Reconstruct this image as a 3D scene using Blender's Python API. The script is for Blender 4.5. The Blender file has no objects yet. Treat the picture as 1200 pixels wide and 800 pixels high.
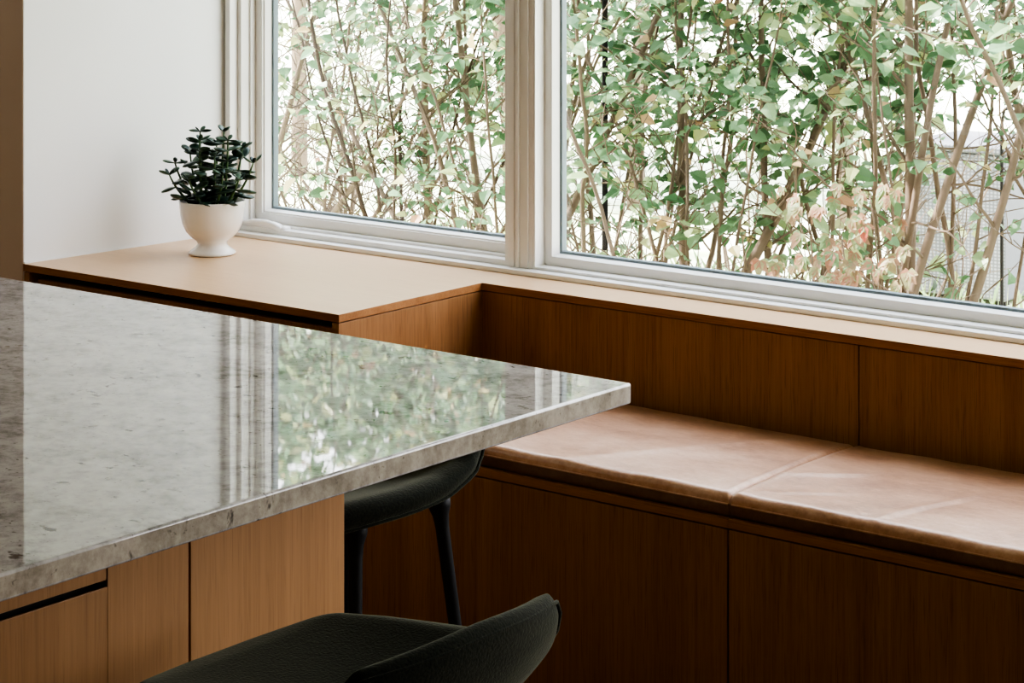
import bpy, bmesh, math, random
from mathutils import Vector, Matrix, noise
random.seed(7)
scene = bpy.context.scene
col = scene.collection
PI = math.pi
R = math.radians

# ------------------------------------------------------------------ helpers
def tag(o, label=None, cat=None, group=None, kind=None):
    if label: o['label'] = label
    if cat: o['category'] = cat
    if group: o['group'] = group
    if kind: o['kind'] = kind
    return o

def empty(name, loc=(0, 0, 0), rz=0.0):
    o = bpy.data.objects.new(name, None)
    col.objects.link(o)
    o.location = loc
    o.rotation_euler = (0, 0, rz)
    o.empty_display_size = .1
    return o

def link_mesh(name, bm, mat, parent=None, smooth=False, bevel=0.0, loc=None, local=False):
    """bm holds world coordinates; with a parent they are shifted to the parent's origin."""
    me = bpy.data.meshes.new(name)
    bmesh.ops.recalc_face_normals(bm, faces=bm.faces)
    org = Vector((0, 0, 0))
    if parent is not None and not local:
        org = Vector(parent.location)
    elif loc is not None:
        org = Vector(loc)
    if org.length > 0 and not local:
        bmesh.ops.translate(bm, verts=bm.verts, vec=-org)
    bm.to_mesh(me); bm.free()
    mats = mat if isinstance(mat, (list, tuple)) else [mat]
    for m in mats: me.materials.append(m)
    if smooth:
        for p in me.polygons: p.use_smooth = True
    o = bpy.data.objects.new(name, me)
    col.objects.link(o)
    if parent is not None: o.parent = parent
    elif loc is not None: o.location = loc
    if bevel > 0:
        b = o.modifiers.new('bev', 'BEVEL'); b.width = bevel; b.segments = 3; b.limit_method = 'ANGLE'
        b.angle_limit = R(35)
        for p in me.polygons: p.use_smooth = True
        try:
            me.set_sharp_from_angle(angle=R(35))
        except Exception: pass
    return o

def box(bm, x0, x1, y0, y1, z0, z1):
    vs = [bm.verts.new((x, y, z)) for x in (x0, x1) for y in (y0, y1) for z in (z0, z1)]
    a = lambda *i: bm.faces.new([vs[k] for k in i])
    a(0, 1, 3, 2); a(4, 6, 7, 5); a(0, 4, 5, 1); a(2, 3, 7, 6); a(0, 2, 6, 4); a(1, 5, 7, 3)

def mk_box(name, dims, mat, parent=None, bevel=0.0, loc=None):
    bm = bmesh.new(); box(bm, *dims)
    return link_mesh(name, bm, mat, parent, bevel=bevel, loc=loc)

def prism(bm, pts, z0, z1, midx=None):
    lo = [bm.verts.new((p[0], p[1], z0)) for p in pts]
    hi = [bm.verts.new((p[0], p[1], z1)) for p in pts]
    n = len(pts)
    bm.faces.new(lo[::-1]); bm.faces.new(hi)
    for i in range(n):
        f = bm.faces.new((lo[i], lo[(i+1) % n], hi[(i+1) % n], hi[i]))
        if midx: f.material_index = midx.get(i, 0)

def tube(bm, pts, rads, n=8, cap=True):
    pts = [Vector(p) for p in pts]
    rings = []
    prev = None
    for i, p in enumerate(pts):
        d = (pts[min(i+1, len(pts)-1)] - pts[max(i-1, 0)])
        if d.length < 1e-9: d = Vector((0, 0, 1))
        d.normalize()
        if prev is None:
            a = d.orthogonal().normalized()
        else:
            a = (prev - d * prev.dot(d))
            a = a.normalized() if a.length > 1e-6 else d.orthogonal().normalized()
        prev = a
        b = d.cross(a)
        r = rads[i] if isinstance(rads, (list, tuple)) else rads
        rings.append([bm.verts.new(p + (a*math.cos(2*PI*k/n) + b*math.sin(2*PI*k/n))*r) for k in range(n)])
    for i in range(len(rings)-1):
        for k in range(n):
            bm.faces.new((rings[i][k], rings[i][(k+1) % n], rings[i+1][(k+1) % n], rings[i+1][k]))
    if cap:
        bm.faces.new(rings[0][::-1]); bm.faces.new(rings[-1])

def lathe(bm, prof, c, n=48):
    rings = []
    for r, z in prof:
        if r < 1e-5: rings.append([bm.verts.new((c[0], c[1], c[2]+z))])
        else: rings.append([bm.verts.new((c[0]+r*math.cos(2*PI*k/n), c[1]+r*math.sin(2*PI*k/n), c[2]+z)) for k in range(n)])
    for i in range(len(rings)-1):
        a, b = rings[i], rings[i+1]
        for k in range(n):
            if len(a) == 1 and len(b) == 1: continue
            if len(a) == 1: bm.faces.new((a[0], b[k], b[(k+1) % n]))
            elif len(b) == 1: bm.faces.new((a[k], a[(k+1) % n], b[0]))
            else: bm.faces.new((a[k], a[(k+1) % n], b[(k+1) % n], b[k]))

# ------------------------------------------------------------------ materials
def new_mat(name):
    m = bpy.data.materials.new(name); m.use_nodes = True
    nt = m.node_tree; nt.nodes.clear()
    out = nt.nodes.new('ShaderNodeOutputMaterial')
    p = nt.nodes.new('ShaderNodeBsdfPrincipled')
    nt.links.new(p.outputs[0], out.inputs[0])
    return m, nt, p, out

def N(nt, kind, **kw):
    n = nt.nodes.new(kind)
    for k, v in kw.items():
        if k.startswith('i_'): n.inputs[k[2:].replace('_', ' ')].default_value = v
        else: setattr(n, k, v)
    return n

def ramp(nt, stops, interp='LINEAR'):
    r = nt.nodes.new('ShaderNodeValToRGB')
    r.color_ramp.interpolation = interp
    e = r.color_ramp.elements
    while len(e) > 1: e.remove(e[-1])
    e[0].position = stops[0][0]; e[0].color = (*stops[0][1], 1)
    for pos, c in stops[1:]:
        x = e.new(pos); x.color = (*c, 1)
    return r

def simple(name, c, rough=.5, spec=.5, bump=0.0, bscale=80, **kw):
    m, nt, p, out = new_mat(name)
    p.inputs['Base Color'].default_value = (*c, 1)
    p.inputs['Roughness'].default_value = rough
    p.inputs['Specular IOR Level'].default_value = spec
    for k, v in kw.items(): p.inputs[k.replace('_', ' ')].default_value = v
    if bump > 0:
        tc = N(nt, 'ShaderNodeTexCoord'); no = N(nt, 'ShaderNodeTexNoise'); no.inputs['Scale'].default_value = bscale
        bp = N(nt, 'ShaderNodeBump'); bp.inputs['Strength'].default_value = bump; bp.inputs['Distance'].default_value = .002
        nt.links.new(tc.outputs['Object'], no.inputs['Vector'])
        nt.links.new(no.outputs['Fac'], bp.inputs['Height']); nt.links.new(bp.outputs[0], p.inputs['Normal'])
    return m

def wood(name, light, dark, axis='Z', rough=.42, contrast=1.0, fleck=.25):
    m, nt, p, out = new_mat(name)
    L = nt.links.new
    tc = N(nt, 'ShaderNodeTexCoord'); oi = N(nt, 'ShaderNodeObjectInfo')
    mul = N(nt, 'ShaderNodeMath', operation='MULTIPLY'); mul.inputs[1].default_value = 13.0
    add = N(nt, 'ShaderNodeVectorMath', operation='ADD')
    L(oi.outputs['Random'], mul.inputs[0]); L(tc.outputs['Object'], add.inputs[0]); L(mul.outputs[0], add.inputs[1])
    def mapped(along, across):
        mp = N(nt, 'ShaderNodeMapping')
        s = {'Z': (across, across, along), 'X': (along, across, across), 'Y': (across, along, across)}[axis]
        mp.inputs['Scale'].default_value = s
        L(add.outputs[0], mp.inputs['Vector']); return mp
    n1 = N(nt, 'ShaderNodeTexNoise'); n1.inputs['Scale'].default_value = 1; n1.inputs['Detail'].default_value = 5; n1.inputs['Roughness'].default_value = .65
    L(mapped(2.2, 160).outputs[0], n1.inputs['Vector'])
    n2 = N(nt, 'ShaderNodeTexNoise'); n2.inputs['Scale'].default_value = 1; n2.inputs['Detail'].default_value = 3
    L(mapped(.5, 14).outputs[0], n2.inputs['Vector'])
    n3 = N(nt, 'ShaderNodeTexNoise'); n3.inputs['Scale'].default_value = 1; n3.inputs['Detail'].default_value = 2
    L(mapped(14, 420).outputs[0], n3.inputs['Vector'])
    mx = N(nt, 'ShaderNodeMix', data_type='FLOAT'); mx.inputs[0].default_value = .45
    L(n1.outputs['Fac'], mx.inputs[2]); L(n2.outputs['Fac'], mx.inputs[3])
    c = contrast * .17
    mid = tuple((a+b)/2 for a, b in zip(light, dark))
    r = ramp(nt, [(.5-c, dark), (.5, mid), (.5+c, light)])
    L(mx.outputs[0], r.inputs[0])
    fr = ramp(nt, [(.32, (1-fleck,)*3), (.45, (1, 1, 1))]); L(n3.outputs['Fac'], fr.inputs[0])
    mm = N(nt, 'ShaderNodeMix', data_type='RGBA', blend_type='MULTIPLY'); mm.inputs[0].default_value = 1
    L(r.outputs[0], mm.inputs[6]); L(fr.outputs[0], mm.inputs[7]); L(mm.outputs[2], p.inputs['Base Color'])
    p.inputs['Roughness'].default_value = rough
    p.inputs['Specular IOR Level'].default_value = .35
    bp = N(nt, 'ShaderNodeBump'); bp.inputs['Strength'].default_value = .12; bp.inputs['Distance'].default_value = .001
    L(n1.outputs['Fac'], bp.inputs['Height']); L(bp.outputs[0], p.inputs['Normal'])
    return m

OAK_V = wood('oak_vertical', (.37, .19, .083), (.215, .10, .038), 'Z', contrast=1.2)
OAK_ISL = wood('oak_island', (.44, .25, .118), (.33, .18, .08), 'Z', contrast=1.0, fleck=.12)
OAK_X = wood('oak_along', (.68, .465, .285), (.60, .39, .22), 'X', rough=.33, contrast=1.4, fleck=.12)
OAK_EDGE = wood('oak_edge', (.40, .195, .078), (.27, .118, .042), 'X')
FLOOR = wood('oak_floor', (.20, .12, .06), (.12, .065, .03), 'X')
DARKIN = simple('dark_gap', (.012, .008, .005), .9)
WALL = simple('white_paint', (.80, .80, .79), .75, .2, bump=.05, bscale=250)
WARM = simple('taupe_wall', (.62, .50, .39), .8, .2, bump=.05, bscale=250)
CEIL = simple('ceiling_paint', (.6, .58, .55), .9, .1)
FRAME = simple('window_paint', (.80, .785, .75), .34, .5)
ALU = simple('window_spacer', (.20, .25, .27), .45, .5)
CERAMIC = simple('glazed_ceramic', (.80, .775, .74), .16, .5, Coat_Weight=.3)
SOIL = simple('soil', (.03, .02, .014), .95, .1, bump=1, bscale=120)
METAL = simple('black_metal', (.007, .007, .007), .6, .3)
PLASTIC = simple('white_plastic', (.82, .80, .77), .3, .5)

def mat_granite(name, edge=False):
    m, nt, p, out = new_mat(name); L = nt.links.new
    tc = N(nt, 'ShaderNodeTexCoord')
    def nz(scale, detail, rough=.6, dist=0.0, vscale=(1, 1, 1)):
        mp = N(nt, 'ShaderNodeMapping'); mp.inputs['Scale'].default_value = vscale; mp.inputs['Rotation'].default_value = (0, 0, .5)
        L(tc.outputs['Object'], mp.inputs['Vector'])
        n = N(nt, 'ShaderNodeTexNoise'); n.inputs['Scale'].default_value = scale; n.inputs['Detail'].default_value = detail
        n.inputs['Roughness'].default_value = rough; n.inputs['Distortion'].default_value = dist
        L(mp.outputs[0], n.inputs['Vector']); return n
    a = nz(7, 8, .7, .6, (1, 1.7, 1)); b = nz(55, 6, .7); c = nz(30, 3, .6, .2, (1, 1.3, 1)); d = nz(120, 2)
    if edge:
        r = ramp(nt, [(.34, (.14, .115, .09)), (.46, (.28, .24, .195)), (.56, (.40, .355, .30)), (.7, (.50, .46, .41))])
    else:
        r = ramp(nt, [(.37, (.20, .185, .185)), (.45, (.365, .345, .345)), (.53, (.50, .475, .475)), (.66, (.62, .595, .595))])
    mix = N(nt, 'ShaderNodeMix', data_type='FLOAT'); mix.inputs[0].default_value = .45
    L(a.outputs['Fac'], mix.inputs[2]); L(b.outputs['Fac'], mix.inputs[3]); L(mix.outputs[0], r.inputs[0])
    sp = ramp(nt, [(.30, (.20, .18, .17)), (.325, (.50, .48, .47)), (.36, (1, 1, 1))]); L(c.outputs['Fac'], sp.inputs[0])
    sp2 = ramp(nt, [(.27, (.35, .32, .3)), (.34, (1, 1, 1))]); L(d.outputs['Fac'], sp2.inputs[0])
    m1 = N(nt, 'ShaderNodeMix', data_type='RGBA', blend_type='MULTIPLY'); m1.inputs[0].default_value = 1
    m2 = N(nt, 'ShaderNodeMix', data_type='RGBA', blend_type='MULTIPLY'); m2.inputs[0].default_value = .8
    L(r.outputs[0], m1.inputs[6]); L(sp.outputs[0], m1.inputs[7]); L(m1.outputs[2], m2.inputs[6]); L(sp2.outputs[0], m2.inputs[7])
    L(m2.outputs[2], p.inputs['Base Color'])
    p.inputs['IOR'].default_value = 1.6
    if edge:
        p.inputs['Roughness'].default_value = .3
    else:
        rr = N(nt, 'ShaderNodeMapRange'); rr.inputs['To Min'].default_value = .006; rr.inputs['To Max'].default_value = .028
        L(b.outputs['Fac'], rr.inputs['Value']); L(rr.outputs[0], p.inputs['Roughness'])
        w = nz(9, 3, .5, 0, (1, 1, 1))
        bp = N(nt, 'ShaderNodeBump'); bp.inputs['Strength'].default_value = .15; bp.inputs['Distance'].default_value = .0004
        L(w.outputs['Fac'], bp.inputs['Height'])
        bp2 = N(nt, 'ShaderNodeBump'); bp2.inputs['Strength'].default_value = .05; bp2.inputs['Distance'].default_value = .0001
        L(b.outputs['Fac'], bp2.inputs['Height']); L(bp.outputs[0], bp2.inputs['Normal']); L(bp2.outputs[0], p.inputs['Normal'])
    return m
GRANITE = mat_granite('polished_granite'); GRAN_E = mat_granite('granite_edge', True)

def mat_leather(name='tan_leather', k=1.0):
    m, nt, p, out = new_mat(name); L = nt.links.new
    tc = N(nt, 'ShaderNodeTexCoord')
    def nz(scale, detail, rough, vs, rot=0):
        mp = N(nt, 'ShaderNodeMapping'); mp.inputs['Scale'].default_value = vs; mp.inputs['Rotation'].default_value = (0, 0, rot)
        L(tc.outputs['Object'], mp.inputs['Vector'])
        n = N(nt, 'ShaderNodeTexNoise'); n.inputs['Scale'].default_value = scale; n.inputs['Detail'].default_value = detail; n.inputs['Roughness'].default_value = rough
        L(mp.outputs[0], n.inputs['Vector']); return n
    a = nz(5, 7, .68, (1, 2.2, 1), .25); b = nz(70, 5, .7, (1, 1.8, 1), .3)
    mix = N(nt, 'ShaderNodeMix', data_type='FLOAT'); mix.inputs[0].default_value = .35
    L(a.outputs['Fac'], mix.inputs[2]); L(b.outputs['Fac'], mix.inputs[3])
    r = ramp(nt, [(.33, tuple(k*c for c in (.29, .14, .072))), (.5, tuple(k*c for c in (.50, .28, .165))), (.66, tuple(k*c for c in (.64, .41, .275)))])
    L(mix.outputs[0], r.inputs[0]); L(r.outputs[0], p.inputs['Base Color'])
    rr = N(nt, 'ShaderNodeMapRange'); rr.inputs['To Min'].default_value = .30; rr.inputs['To Max'].default_value = .44
    L(b.outputs['Fac'], rr.inputs['Value']); L(rr.outputs[0], p.inputs['Roughness'])
    p.inputs['Specular IOR Level'].default_value = .6; p.inputs['Coat Weight'].default_value = .25; p.inputs['Coat Roughness'].default_value = .32
    bp = N(nt, 'ShaderNodeBump'); bp.inputs['Strength'].default_value = .35; bp.inputs['Distance'].default_value = .0015
    L(b.outputs['Fac'], bp.inputs['Height'])
    bp2 = N(nt, 'ShaderNodeBump'); bp2.inputs['Strength'].default_value = .5; bp2.inputs['Distance'].default_value = .004
    L(a.outputs['Fac'], bp2.inputs['Height']); L(bp.outputs[0], bp2.inputs['Normal']); L(bp2.outputs[0], p.inputs['Normal'])
    return m
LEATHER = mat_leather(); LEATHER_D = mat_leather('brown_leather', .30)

def mat_felt():
    m, nt, p, out = new_mat('green_felt'); L = nt.links.new
    tc = N(nt, 'ShaderNodeTexCoord'); n = N(nt, 'ShaderNodeTexNoise'); n.inputs['Scale'].default_value = 260; n.inputs['Detail'].default_value = 4
    L(tc.outputs['Object'], n.inputs['Vector'])
    r = ramp(nt, [(.3, (.005, .006, .004)), (.7, (.015, .017, .010))]); L(n.outputs['Fac'], r.inputs[0]); L(r.outputs[0], p.inputs['Base Color'])
    p.inputs['Roughness'].default_value = .9; p.inputs['Specular IOR Level'].default_value = .15
    p.inputs['Sheen Weight'].default_value = .32; p.inputs['Sheen Roughness'].default_value = .4; p.inputs['Sheen Tint'].default_value = (.62, .62, .45, 1)
    bp = N(nt, 'ShaderNodeBump'); bp.inputs['Strength'].default_value = .5; bp.inputs['Distance'].default_value = .002
    L(n.outputs['Fac'], bp.inputs['Height']); L(bp.outputs[0], p.inputs['Normal'])
    return m
FELT = mat_felt()

def mat_glass():
    m, nt, p, out = new_mat('window_glass'); L = nt.links.new
    nt.nodes.remove(p)
    tr = N(nt, 'ShaderNodeBsdfTransparent'); tr.inputs[0].default_value = (.985, .98, .985, 1)
    gl = N(nt, 'ShaderNodeBsdfGlossy'); gl.inputs['Roughness'].default_value = 0.01
    lw = N(nt, 'ShaderNodeLayerWeight'); lw.inputs['Blend'].default_value = .5
    pw = N(nt, 'ShaderNodeMath', operation='POWER'); pw.inputs[1].default_value = 5
    fr = N(nt, 'ShaderNodeMath', operation='MULTIPLY_ADD'); fr.inputs[1].default_value = .7; fr.inputs[2].default_value = .085
    mx = N(nt, 'ShaderNodeMixShader')
    L(lw.outputs['Facing'], pw.inputs[0]); L(pw.outputs[0], fr.inputs[0])
    L(fr.outputs[0], mx.inputs[0]); L(tr.outputs[0], mx.inputs[1]); L(gl.outputs[0], mx.inputs[2]); L(mx.outputs[0], out.inputs[0])
    return m
GLASS = mat_glass()

def mat_leaf(name, stops, transl=.4, rough=.5, island=True):
    m, nt, p, out = new_mat(name); L = nt.links.new
    geo = N(nt, 'ShaderNodeNewGeometry')
    r = ramp(nt, stops); L(geo.outputs['Random Per Island'], r.inputs[0])
    L(r.outputs[0], p.inputs['Base Color']); p.inputs['Roughness'].default_value = rough
    p.inputs['Specular IOR Level'].default_value = .4
    if transl > 0:
        t = N(nt, 'ShaderNodeBsdfTranslucent'); L(r.outputs[0], t.inputs[0])
        mx = N(nt, 'ShaderNodeMixShader'); mx.inputs[0].default_value = transl
        L(p.outputs[0], mx.inputs[1]); L(t.outputs[0], mx.inputs[2]); L(mx.outputs[0], out.inputs[0])
    return m
LEAF = mat_leaf('shrub_leaf', [(0, (.055, .12, .05)), (.3, (.12, .22, .11)), (.6, (.21, .34, .20)), (.85, (.35, .46, .24)), (.96, (.52, .52, .24)), (1, (.50, .26, .16))], .42, .38)
LEAF_PALE = mat_leaf('pale_leaf', [(0, (.15, .24, .12)), (.5, (.26, .36, .18)), (1, (.42, .46, .20))], .4, .5)
LEAF_RED = mat_leaf('creeper_leaf', [(0, (.36, .17, .11)), (.3, (.40, .26, .17)), (.5, (.38, .34, .18)), (.75, (.22, .30, .15)), (.93, (.20, .32, .16)), (1, (.55, .12, .09))], .4, .5)
JADE = mat_leaf('jade_leaf', [(0, (.014, .036, .024)), (.5, (.026, .058, .038)), (1, (.07, .125, .07))], 0, .30)
JSTEM = simple('jade_stem', (.07, .14, .045), .5)
BARK = simple('bark', (.19, .14, .105), .85, .2, bump=.8, bscale=60)
BARK_D = simple('dark_bark', (.085, .06, .045), .9, .2, bump=.8, bscale=60)

def mat_lawn():
    m, nt, p, out = new_mat('lawn'); L = nt.links.new
    tc = N(nt, 'ShaderNodeTexCoord'); n = N(nt, 'ShaderNodeTexNoise'); n.inputs['Scale'].default_value = 3; n.inputs['Detail'].default_value = 8
    L(tc.outputs['Object'], n.inputs['Vector'])
    r = ramp(nt, [(.35, (.45, .56, .30)), (.5, (.68, .72, .50)), (.62, (.82, .84, .68))]); L(n.outputs['Fac'], r.inputs[0]); L(r.outputs[0], p.inputs['Base Color'])
    p.inputs['Roughness'].default_value = .95
    return m
LAWN = mat_lawn()

def mat_mesh_panel():
    m, nt, p, out = new_mat('woven_grey'); L = nt.links.new
    tc = N(nt, 'ShaderNodeTexCoord'); mp = N(nt, 'ShaderNodeMapping'); L(tc.outputs['Object'], mp.inputs['Vector'])
    w = N(nt, 'ShaderNodeTexWave'); w.bands_direction = 'Z'; w.inputs['Scale'].default_value = 22; w.inputs['Distortion'].default_value = .4
    w2 = N(nt, 'ShaderNodeTexWave'); w2.bands_direction = 'X'; w2.inputs['Scale'].default_value = 18
    L(mp.outputs[0], w.inputs['Vector']); L(mp.outputs[0], w2.inputs['Vector'])
    mx = N(nt, 'ShaderNodeMath', operation='MULTIPLY'); L(w.outputs['Fac'], mx.inputs[0]); L(w2.outputs['Fac'], mx.inputs[1])
    r = ramp(nt, [(.0, (.12, .12, .13)), (.6, (.27, .265, .285))]); L(mx.outputs[0], r.inputs[0]); L(r.outputs[0], p.inputs['Base Color'])
    p.inputs['Roughness'].default_value = .7
    return m
WOVEN = mat_mesh_panel()

# ------------------------------------------------------------------ camera
H = 1.65
cam = bpy.data.cameras.new('camera'); co = bpy.data.objects.new('camera', cam); col.objects.link(co)
YAW = math.atan2(.618, .786)          # turned left of +Y
co.location = (0, 0, H); co.rotation_euler = (PI/2, 0, YAW)
cam.lens = 2672/1200*36; cam.sensor_width = 36; cam.shift_y = -546/1200
cam.clip_start = .05; cam.clip_end = 300
scene.camera = co
FW = Vector((-math.sin(YAW), math.cos(YAW), 0)); RT = Vector((math.cos(YAW), math.sin(YAW), 0))

# ------------------------------------------------------------------ room shell
YF = 3.646      # front plane of bench and side cabinet
YP = 4.14       # back panel plane
YW = 4.27       # face of the window casing
ZS = .70        # height of the wooden shelf
CE = 2.55
bm = bmesh.new(); box(bm, -7, 2.4, -3, 4.45, -.05, 0)
tag(link_mesh('floor', bm, FLOOR), kind='structure')
bm = bmesh.new(); box(bm, -7.2, 2.6, -3.2, 4.62, CE, CE+.15)
tag(link_mesh('ceiling', bm, CEIL), kind='structure')
bm = bmesh.new()
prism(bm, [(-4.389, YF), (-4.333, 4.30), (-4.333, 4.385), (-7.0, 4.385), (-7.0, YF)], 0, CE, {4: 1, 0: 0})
tag(link_mesh('wall_left', bm, [WALL, WARM], bevel=.004), kind='structure')  # front face is a darker, browner tone than the white alcove face
WX0, WX1, WZ0, WZ1 = -4.327, 2.1, ZS+.0118, 2.2
bm = bmesh.new()
box(bm, -4.333, 2.6, YW+.03, 4.385, 0, ZS-.019)
box(bm, -4.333, 2.6, YW+.03, 4.385, WZ1, CE)
box(bm, WX1, 2.6, YW+.03, 4.385, ZS-.019, WZ1)
tag(link_mesh('wall_back', bm, WALL), kind='structure')
bm = bmesh.new(); box(bm, 2.4, 2.6, -3, YW+.03, 0, CE)
tag(link_mesh('wall_right', bm, WARM), kind='structure')
bm = bmesh.new(); box(bm, -7.2, 2.6, -3.2, -3, 0, CE)
tag(link_mesh('wall_front', bm, WARM), kind='structure')
bm = bmesh.new(); box(bm, -7.2, -7, -3, YF, 0, CE)
tag(link_mesh('wall_side', bm, WARM), kind='structure')
# thin painted bead where wall meets wooden shelf
bm = bmesh.new(); prism(bm, [(-4.389, YF+.003), (-4.385, YF+.003), (-4.3355, 4.262), (-4.3395, 4.262)], ZS, ZS+.004)
tag(link_mesh('trim_1', bm, WALL), kind='structure')

# ------------------------------------------------------------------ windows
def rect_sweep(bm, x0, x1, z0, z1, prof, mi=0):
    """closed profile (inset, y) swept round a rectangle with mitred corners"""
    rings = []
    for u, y in prof:
        rings.append([bm.verts.new(p) for p in ((x0+u, y, z0+u), (x1-u, y, z0+u), (x1-u, y, z1-u), (x0+u, y, z1-u))])
    n = len(rings)
    for i in range(n):
        a, b = rings[i], rings[(i+1) % n]
        for k in range(4):
            f = bm.faces.new((a[k], a[(k+1) % 4], b[(k+1) % 4], b[k])); f.material_index = mi

# casing: bottom strip, left strip, mullion between the two windows
bm = bmesh.new()
box(bm, WX0, WX1, YW, YW+.036, ZS, ZS+.0118)
tag(link_mesh('trim_2', bm, FRAME, bevel=.0015), kind='structure')
bm = bmesh.new()
box(bm, WX0, WX0+.018, YW+.004, YW+.10, ZS+.0118, WZ1)
tag(link_mesh('trim_3', bm, FRAME, bevel=.0015), kind='structure')
MX0, MX1 = -3.392, -3.320
bm = bmesh.new()
box(bm, MX0, MX1-.0005, YW+.033, YW+.115, ZS+.0118, WZ1)
box(bm, MX0+.004, MX0+.020, YW+.026, YW+.034, ZS+.0118, WZ1)
box(bm, MX0+.027, MX0+.036, YW+.022, YW+.034, ZS+.0118, WZ1)
box(bm, MX0+.036, MX1-.012, YW+.028, YW+.034, ZS+.0118, WZ1)
tag(link_mesh('trim_4', bm, FRAME, bevel=.001), kind='structure')

def window(name, x0, x1, z0, z1, yf, r1, w2, r2, kind):
    t = empty(name, ((x0+x1)/2, yf, z0)); tag(t, kind='structure')
    # outer frame
    bm = bmesh.new()
    rect_sweep(bm, x0, x1, z0, z1, [(0, yf), (.0062, yf), (.0062, yf+r1), (.0062, 4.46), (0, 4.46)])
    link_mesh('window_frame', bm, FRAME, t, bevel=.001)
    return t
def pane(t):
    bm = bmesh.new()
    bm.faces.new([bm.verts.new(p) for p in ((x0+gx, yc+.012, z0+gx), (x1-gx, yc+.012, z0+gx), (x1-gx, yc+.012, z1-gx), (x0+gx, yc+.012, z1-gx))])
    link_mesh('glass', bm, GLASS, t)
# window 2 (fixed, right)
t2 = empty('window_2', (-2, YW+.036, ZS)); tag(t2, kind='structure')
x0, x1, z0, z1 = MX1, WX1, WZ0, WZ1
bm = bmesh.new(); ya = YW+.033
rect_sweep(bm, x0, x1, z0, z1, [(0, ya), (.0065, ya), (.0065, ya+.037), (.0065, ya+.075), (0, ya+.075)])
link_mesh('window_frame', bm, FRAME, t2, bevel=.001)
bm = bmesh.new(); yb = ya+.037
rect_sweep(bm, x0+.0065, x1-.0065, z0+.0065, z1-.0065, [(0, yb), (.022, yb), (.026, yb+.024), (.026, yb+.042), (0, yb+.042)])
link_mesh('sash', bm, FRAME, t2, bevel=.001)
bm = bmesh.new(); yc = yb+.0245
rect_sweep(bm, x0+.0325, x1-.0325, z0+.0325, z1-.0325, [(0, yc+.002), (.0055, yc+.004), (.0055, yc+.022), (0, yc+.022)])
link_mesh('spacer', bm, ALU, t2)
gx = .034
pane(t2)
# window 1 (casement, left)
t1 = empty('window_1', (-3.9, YW+.036, ZS)); tag(t1, kind='structure')
x0, x1, z0, z1 = WX0+.018, MX0, WZ0, WZ1
bm = bmesh.new()
rect_sweep(bm, x0, x1, z0, z1, [(0, ya), (.013, ya), (.013, ya+.03), (.019, ya+.03), (.019, ya+.085), (0, ya+.085)])
link_mesh('window_frame', bm, FRAME, t1, bevel=.001)
bm = bmesh.new(); yb = ya+.048
rect_sweep(bm, x0+.019, x1-.019, z0+.019, z1-.019, [(0, yb), (.024, yb), (.024, yb+.006), (.028, yb+.006), (.032, yb+.026), (.032, yb+.042), (0, yb+.042)])
link_mesh('sash', bm, FRAME, t1, bevel=.001)
bm = bmesh.new(); yc = yb+.0265
rect_sweep(bm, x0+.051, x1-.051, z0+.051, z1-.051, [(0, yc+.002), (.0055, yc+.004), (.0055, yc+.022), (0, yc+.022)])
link_mesh('spacer', bm, ALU, t1)
gx = .0525
pane(t1)
# folding crank of the casement
bm = bmesh.new()
hx, hy, hz = -4.235, ya+.012, ZS+.026
def superbox(bm, c, s, n=2.6, seg=16, rot=None):
    bmm = bmesh.ops.create_uvsphere(bm, u_segments=seg, v_segments=seg//2+2, radius=1)
    for v in bmm['verts']:
        p = v.co
        q = Vector([math.copysign(abs(a)**(2/n), a) for a in p])
        q = Vector((q.x*s[0], q.y*s[1], q.z*s[2]))
        if rot is not None: q = rot @ q
        v.co = q + Vector(c)
superbox(bm, (hx+.01, hy+.006, hz), (.062, .018, .015))
tube(bm, [(hx-.06, hy-.006, hz+.002), (hx-.02, hy-.010, hz+.010), (hx+.03, hy-.010, hz+.012), (hx+.062, hy-.008, hz+.006), (hx+.082, hy-.004, hz-.004)], [.006, .009, .010, .009, .008], 10)
superbox(bm, (hx+.086, hy+.004, hz-.006), (.012, .016, .014))
link_mesh('crank_handle', bm, PLASTIC, t1, smooth=True)

# portals guide light sampling through the window
for nm, xa, xb in (('sky_portal', WX0+.02, WX1-.02),):
    ld = bpy.data.lights.new(nm, 'AREA'); ld.shape = 'RECTANGLE'; ld.size = xb-xa; ld.size_y = WZ1-WZ0
    ld.cycles.is_portal = True
    lo = bpy.data.objects.new(nm, ld); col.objects.link(lo)
    lo.location = ((xa+xb)/2, YW+.22, (WZ0+WZ1)/2); lo.rotation_euler = (-PI/2, 0, 0)

# ------------------------------------------------------------------ wooden shelf / ledge (one L-shaped top)
bm = bmesh.new()
L0 = -3.344
pts = [(-4.388, YF), (L0+.001, YF), (L0+.001, YP-.002), (-1.2, YP-.002), (-1.2, YW+.028), (-4.336, YW+.028)]
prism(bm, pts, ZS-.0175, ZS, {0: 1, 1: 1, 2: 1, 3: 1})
tag(link_mesh('window_shelf', bm, [OAK_X, OAK_EDGE], loc=(-3.4, 4.2, ZS-.0175), bevel=.0008), 'L-shaped pale oak shelf running under both windows with the white pot on it', 'shelf')

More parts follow.
